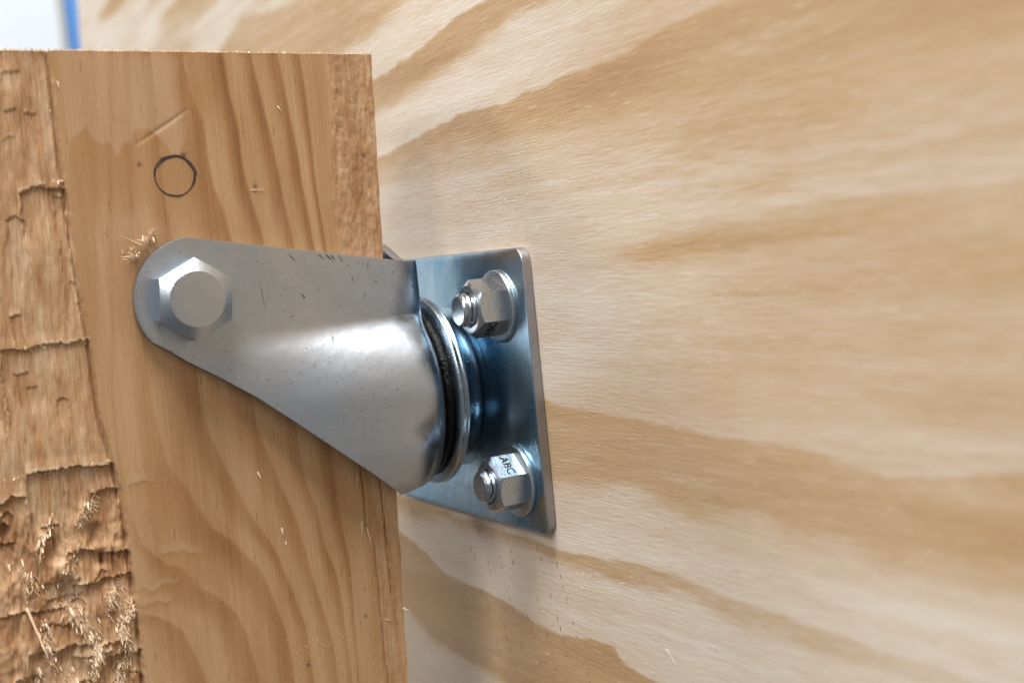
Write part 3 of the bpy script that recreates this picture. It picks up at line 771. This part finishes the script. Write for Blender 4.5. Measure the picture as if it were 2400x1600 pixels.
    co = np.empty(len(me.vertices) * 3); me.vertices.foreach_get("co", co); co = co.reshape(-1, 3) / MM
    n1 = fbm(co[:, 2] * 0.14, co[:, 1] * 0.08, 2)
    wdt = 3.2 + 5.0 * (n1 - .42) + 3.0 * np.exp(-((co[:, 2] - 26) / 7) ** 2) + 4.0 * np.exp(-((co[:, 2] + 9) / 4) ** 2) - 2.5 * np.exp(-((co[:, 2] - 2) / 6) ** 2)
    stain = sstep(2.4, -2.4, (XC - RF + 1.6) - wdt - co[:, 0]) * (0.55 + 0.45 * fbm(co[:, 2] * .5, co[:, 0] * .5, 3))
    fattr(me, "stain", np.clip(stain, 0, 1))
    o = part("fork", me, M_FORK)
    o["label"] = "grey zinc fork leg, rounded at the bolt and flaring to the swivel"
    m = o.modifiers.new("thickness", 'SOLIDIFY'); m.thickness = 2.6 * MM; m.offset = -1; m.use_even_offset = False; m.material_offset_rim = 1; me.materials.append(M_EDGE)
    m = o.modifiers.new("edges", 'BEVEL'); m.width = 0.45 * MM; m.segments = 2; m.limit_method = 'ANGLE'; m.angle_limit = math.radians(55)
    return o
FORK = build_fork()
# dark handling scratches on the flat of the near leg
_r = random.Random(21); V = []; F = []
for (x, z, L, w, a) in ((-51.0, 31.8, 1.0, .16, -58), (-44.5, 42.0, 1.2, .10, -55), (-42.4, 41.7, 1.4, .16, -50), (-41.2, 41.6, 1.0, .18, -52), (-38.9, 41.0, 1.3, .10, -58), (-53, 42.6, 1.5, .10, -50),
                       (-62.5, 33, 4.5, .05, -84), (-55, 26.5, .6, .12, 20), (-36, 35, 1.0, .08, -70), (-33, 30, .8, .09, 60), (-29, 33.5, .7, .1, -30), (-70, 20, 3.0, .05, 25), (-31, 38.5, 1.2, .07, 80)):
    ca, sa = math.cos(math.radians(a)), math.sin(math.radians(a)); n = len(V)
    for (u, v) in ((-L, 0), (-L * .3, w * _r.uniform(.6, 1.2)), (L * .5, w), (L, 0), (L * .3, -w * .7), (-L * .5, -w)):
        V.append((x + u * ca - v * sa, 34.40, z + u * sa + v * ca))
    F.append(tuple(range(n, n + 6)))
s_ = part("scratch", mesh("scratch", V, F), mat_flat("scratch_dark", (0.06, 0.062, 0.068), 0.45, 0.6, 900, 0.4)); s_["kind"] = "stuff"

# ------------------------------------------------------------------ bolts, nuts, washers
def hex_solid(c, axis, up, af, length, chamfer_top, rot=0.0, chamfer_bottom=0.0, n_sub=8, hole=None, FL=0.92):
    """Hexagonal head or nut from c along axis, its corners turned down by the cone of a real chamfer."""
    axis = Vector(axis).normalized(); up = Vector(up).normalized(); side = axis.cross(up)
    V = []; F = []; N = 6 * n_sub
    def rhex(th):
        t = (th % (math.pi / 3)) - math.pi / 6
        return af / 2 / math.cos(t)
    rc = af / math.sqrt(3)
    def ring(h, lim):
        for k in range(N):
            th = 2 * math.pi * k / N
            r = min(rhex(th), lim) if lim else rhex(th)
            d = up * math.cos(th + rot) + side * math.sin(th + rot)
            V.append(tuple(Vector(c) + d * r + axis * h))
    slope = chamfer_top / (rc - af / 2 * FL)
    rings = 0
    def hlim(th): return length - max(0, (rhex(th) - af / 2 * FL)) * slope
    # bottom ring, curved shoulder ring (hyperbolic arcs), top circle
    def sring(hf, rf, ease=0.0):
        for k in range(N):
            th = 2 * math.pi * k / N
            d = up * math.cos(th + rot) + side * math.sin(th + rot)
            V.append(tuple(Vector(c) + d * rf(th) + axis * hf(th)))
    e = 0.18
    if chamfer_bottom:
        sb = chamfer_bottom / (rc - af / 2 * FL)
        sring(lambda th: 0, lambda th: af / 2 * FL)
        sring(lambda th: max(0, rhex(th) - af / 2 * FL) * sb, lambda th: rhex(th))
        rings += 2
    else:
        sring(lambda th: 0, lambda th: rhex(th)); rings += 1
    sring(lambda th: hlim(th) - e, lambda th: rhex(th))
    sring(lambda th: hlim(th), lambda th: rhex(th) - e)
    sring(lambda th: length - .06, lambda th: af / 2 * FL - .0 + .1)
    sring(lambda th: length, lambda th: af / 2 * FL - .35)
    rings += 4
    if hole:
        sring(lambda th: length, lambda th: hole + .5); sring(lambda th: length - .5, lambda th: hole); sring(lambda th: length - 2.5, lambda th: hole); rings += 3
    for i in range(rings - 1):
        for k in range(N):
            a = i * N + k; b = i * N + (k + 1) % N; F.append((a, b, b + N, a + N))
    F.append(tuple(range(N))[::-1])
    if not hole: F.append(tuple((rings - 1) * N + k for k in range(N)))
    return V, F

def fix_normals(me, ang=26):
    bm = bmesh.new(); bm.from_mesh(me); bmesh.ops.recalc_face_normals(bm, faces=bm.faces); bm.to_mesh(me); bm.free()
    me.polygons.foreach_set("use_smooth", [True] * len(me.polygons))
    me.set_sharp_from_angle(angle=math.radians(ang))

def solid(name, V, F, origin, mat, parent=None, ang=26):
    org = Vector(origin)
    me = mesh(name, np.array(V) - np.array(org), F); o = link(name, me, mat, None); fix_normals(me, ang)
    if parent is None: o.location = org * MM
    else:
        o.parent = parent; o.location = (org * MM) - Vector(parent.location)
    return o

# axle bolt through fork and board; its hexagonal head on the near leg
bc = (-82.6, 34.5, 34.0)
ab = empty("axle_bolt", P(bc[0], bc[1], bc[2]))
tag(ab, "large hex head axle bolt at the rounded end of the fork", "bolt")
V, F = hex_solid((bc[0], 34.47, bc[2]), (0, -1, 0), (0, 0, 1), 19.0, 9.0, 2.3, math.radians(-5.0), FL=0.76)
solid("bolt_head", V, F, bc, M_BOLT, ab, 16)
V = []; F = []; n = 32
for y in (34.4, 78.0):
    for k in range(n):
        th = 2 * math.pi * k / n; V.append((bc[0] + 6.2 * math.cos(th), y, bc[2] + 6.2 * math.sin(th)))
for k in range(n): F.append((k, (k + 1) % n, n + (k + 1) % n, n + k))
F.append(tuple(range(n))); F.append(tuple(range(n, 2 * n)))
solid("shank", V, F, bc, M_BOLT, ab, 40)

def thread_stud(cx0, cx1, cy, cz, r):
    """Stud end pointing to -x with a few helical thread turns and an eased tip."""
    V = []; F = []; N = 40; pitch = 1.6
    xs = np.linspace(cx1, cx0, 60)
    for x in xs:
        for k in range(N):
            th = 2 * math.pi * k / N
            ph = ((x / pitch) + k / N) % 1.0
            rr = r - 0.55 * abs(2 * ph - 1)
            tip = x - cx0
            rr = min(rr, r - .75 + tip * 1.1)
            V.append((x, cy + rr * math.cos(th), cz + rr * math.sin(th)))
    m = len(xs)
    for i in range(m - 1):
        for k in range(N):
            a = i * N + k; b = i * N + (k + 1) % N; F.append((a, b, b + N, a + N))
    for k in range(N):   # slightly dished rough end
        pass
    V.append((cx0, cy, cz)); c = len(V) - 1
    for k in range(N): F.append(((m - 1) * N + k, (m - 1) * N + (k + 1) % N, c))
    F.append(tuple(range(N)))
    return V, F

def text_mesh(txt, size):
    cu = bpy.data.curves.new("lettering", 'FONT'); cu.body = txt; cu.size = size; cu.align_x = 'CENTER'; cu.align_y = 'CENTER'; cu.offset = size * 0.012
    cu.resolution_u = 4
    o = bpy.data.objects.new("lettering_tmp", cu); COL.objects.link(o)
    bpy.context.view_layer.update()
    me = bpy.data.meshes.new_from_object(o.evaluated_get(bpy.context.evaluated_depsgraph_get()))
    bpy.data.objects.remove(o); return me

def fastener(y, z, rot, where, face_deg, up_x, stud):
    rr = math.radians
    # washer
    V, F = lathe([(0, 9.9), (-.02, 10.1), (-.4, 10.3), (-1.2, 10.3), (-1.55, 10.1), (-1.65, 9.8), (-1.65, 5.4), (-1.3, 5.1), (-.05, 5.1)], 72, y, z)
    w = solid("washer", V, F, (0, y, z), M_RING if False else M_PLATE2, None, 35)
    tag(w, "flat round zinc washer under the %s hex nut" % where, "washer", "washers on the mounting plate")
    # nut: corners up and down, a flat towards the viewer
    V, F = hex_solid((-1.68, y, z), (-1, 0, 0), (0, 0, 1), 14.3, 8.4, 1.15, rr(rot), 0.0, 8, 4.75)
    nu_ = solid("hex_nut", V, F, (-1.68, y, z), M_NUT, None, 24)
    tag(nu_, "%s hex nut on the mounting plate, stamped with three letters" % where, "nut", "nuts on the mounting plate")
    # stamped lettering on one flat
    me = text_mesh("ABC", 3.5 * MM); me.materials.append(M_STAMP)
    nrm = Vector((0, -math.cos(rr(face_deg)), math.sin(rr(face_deg))))
    upv = Vector((up_x, 0, 0)); right = upv.cross(nrm)
    lt = bpy.data.objects.new("lettering", me); COL.objects.link(lt); lt.parent = nu_
    ctr = nrm * (14.3 / 2 + .05) + Vector((-3.9, 0, 0))
    lt.matrix_local = Matrix(((right.x, upv.x, nrm.x, ctr.x * MM), (right.y, upv.y, nrm.y, ctr.y * MM), (right.z, upv.z, nrm.z, ctr.z * MM), (0, 0, 0, 1)))
    lt["label"] = "dark stamped letters ABC"
    # threaded bolt end
    V, F = thread_stud(stud, 10.0, y, z, 4.72)
    b = solid("mounting_bolt", V, F, (0, y, z), M_NUT, None, 33)
    tag(b, "threaded bolt end poking out of the %s hex nut" % where, "bolt", "bolts through the mounting plate")

M_PLATE2 = mat_zinc("zinc_washer", (0.58, 0.62, 0.65), (0.44, 0.52, 0.57), 0.28, 0.2, 0.8)
fastener(15.9, 23.4, 3, "upper", -60 + 3, -1, -13.2)
fastener(14.6, -26.2, -9, "lower", 60 - 9, 1, -12.6)

# ------------------------------------------------------------------ background at the top left
def boxmesh(name, lo, hi, mat, org):
    V = [(x, y, z) for x in (lo[0], hi[0]) for y in (lo[1], hi[1]) for z in (lo[2], hi[2])]
    F = [(0, 1, 3, 2), (4, 6, 7, 5), (0, 4, 5, 1), (2, 3, 7, 6), (0, 2, 6, 4), (1, 5, 7, 3)]
    return solid(name, V, F, org, mat, None, 30)
M_WHITE = mat_flat("white_paint", (0.66, 0.72, 0.77), 0.5, 0, 3, 0.02)
M_TRIM = mat_flat("grey_trim", (0.44, 0.44, 0.42), 0.5, 0, 5, 0.05)
M_BLUE = mat_flat("blue_paint", (0.17, 0.42, 0.92), 0.5, 0, 4, 0.03)
w = boxmesh("white_board", (-700, 1000, -250), (70.5, 1018, 620), M_WHITE, (-300, 1009, -250))
tag(w, "bright white panel out of focus beyond the pine board", "white panel")
t_ = boxmesh("edge_trim", (70.6, 1001, -250), (77, 1018, 620), M_TRIM, (-90, 1009, -250))
t_.parent = w; t_.location = Vector(t_.location) - Vector(w.location)
b = boxmesh("blue_panel", (20, 1060, -250), (260, 1072, 620), M_BLUE, (0, 1066, -250))
tag(b, "blurred blue panel between the white panel and the plywood end", "blue panel")
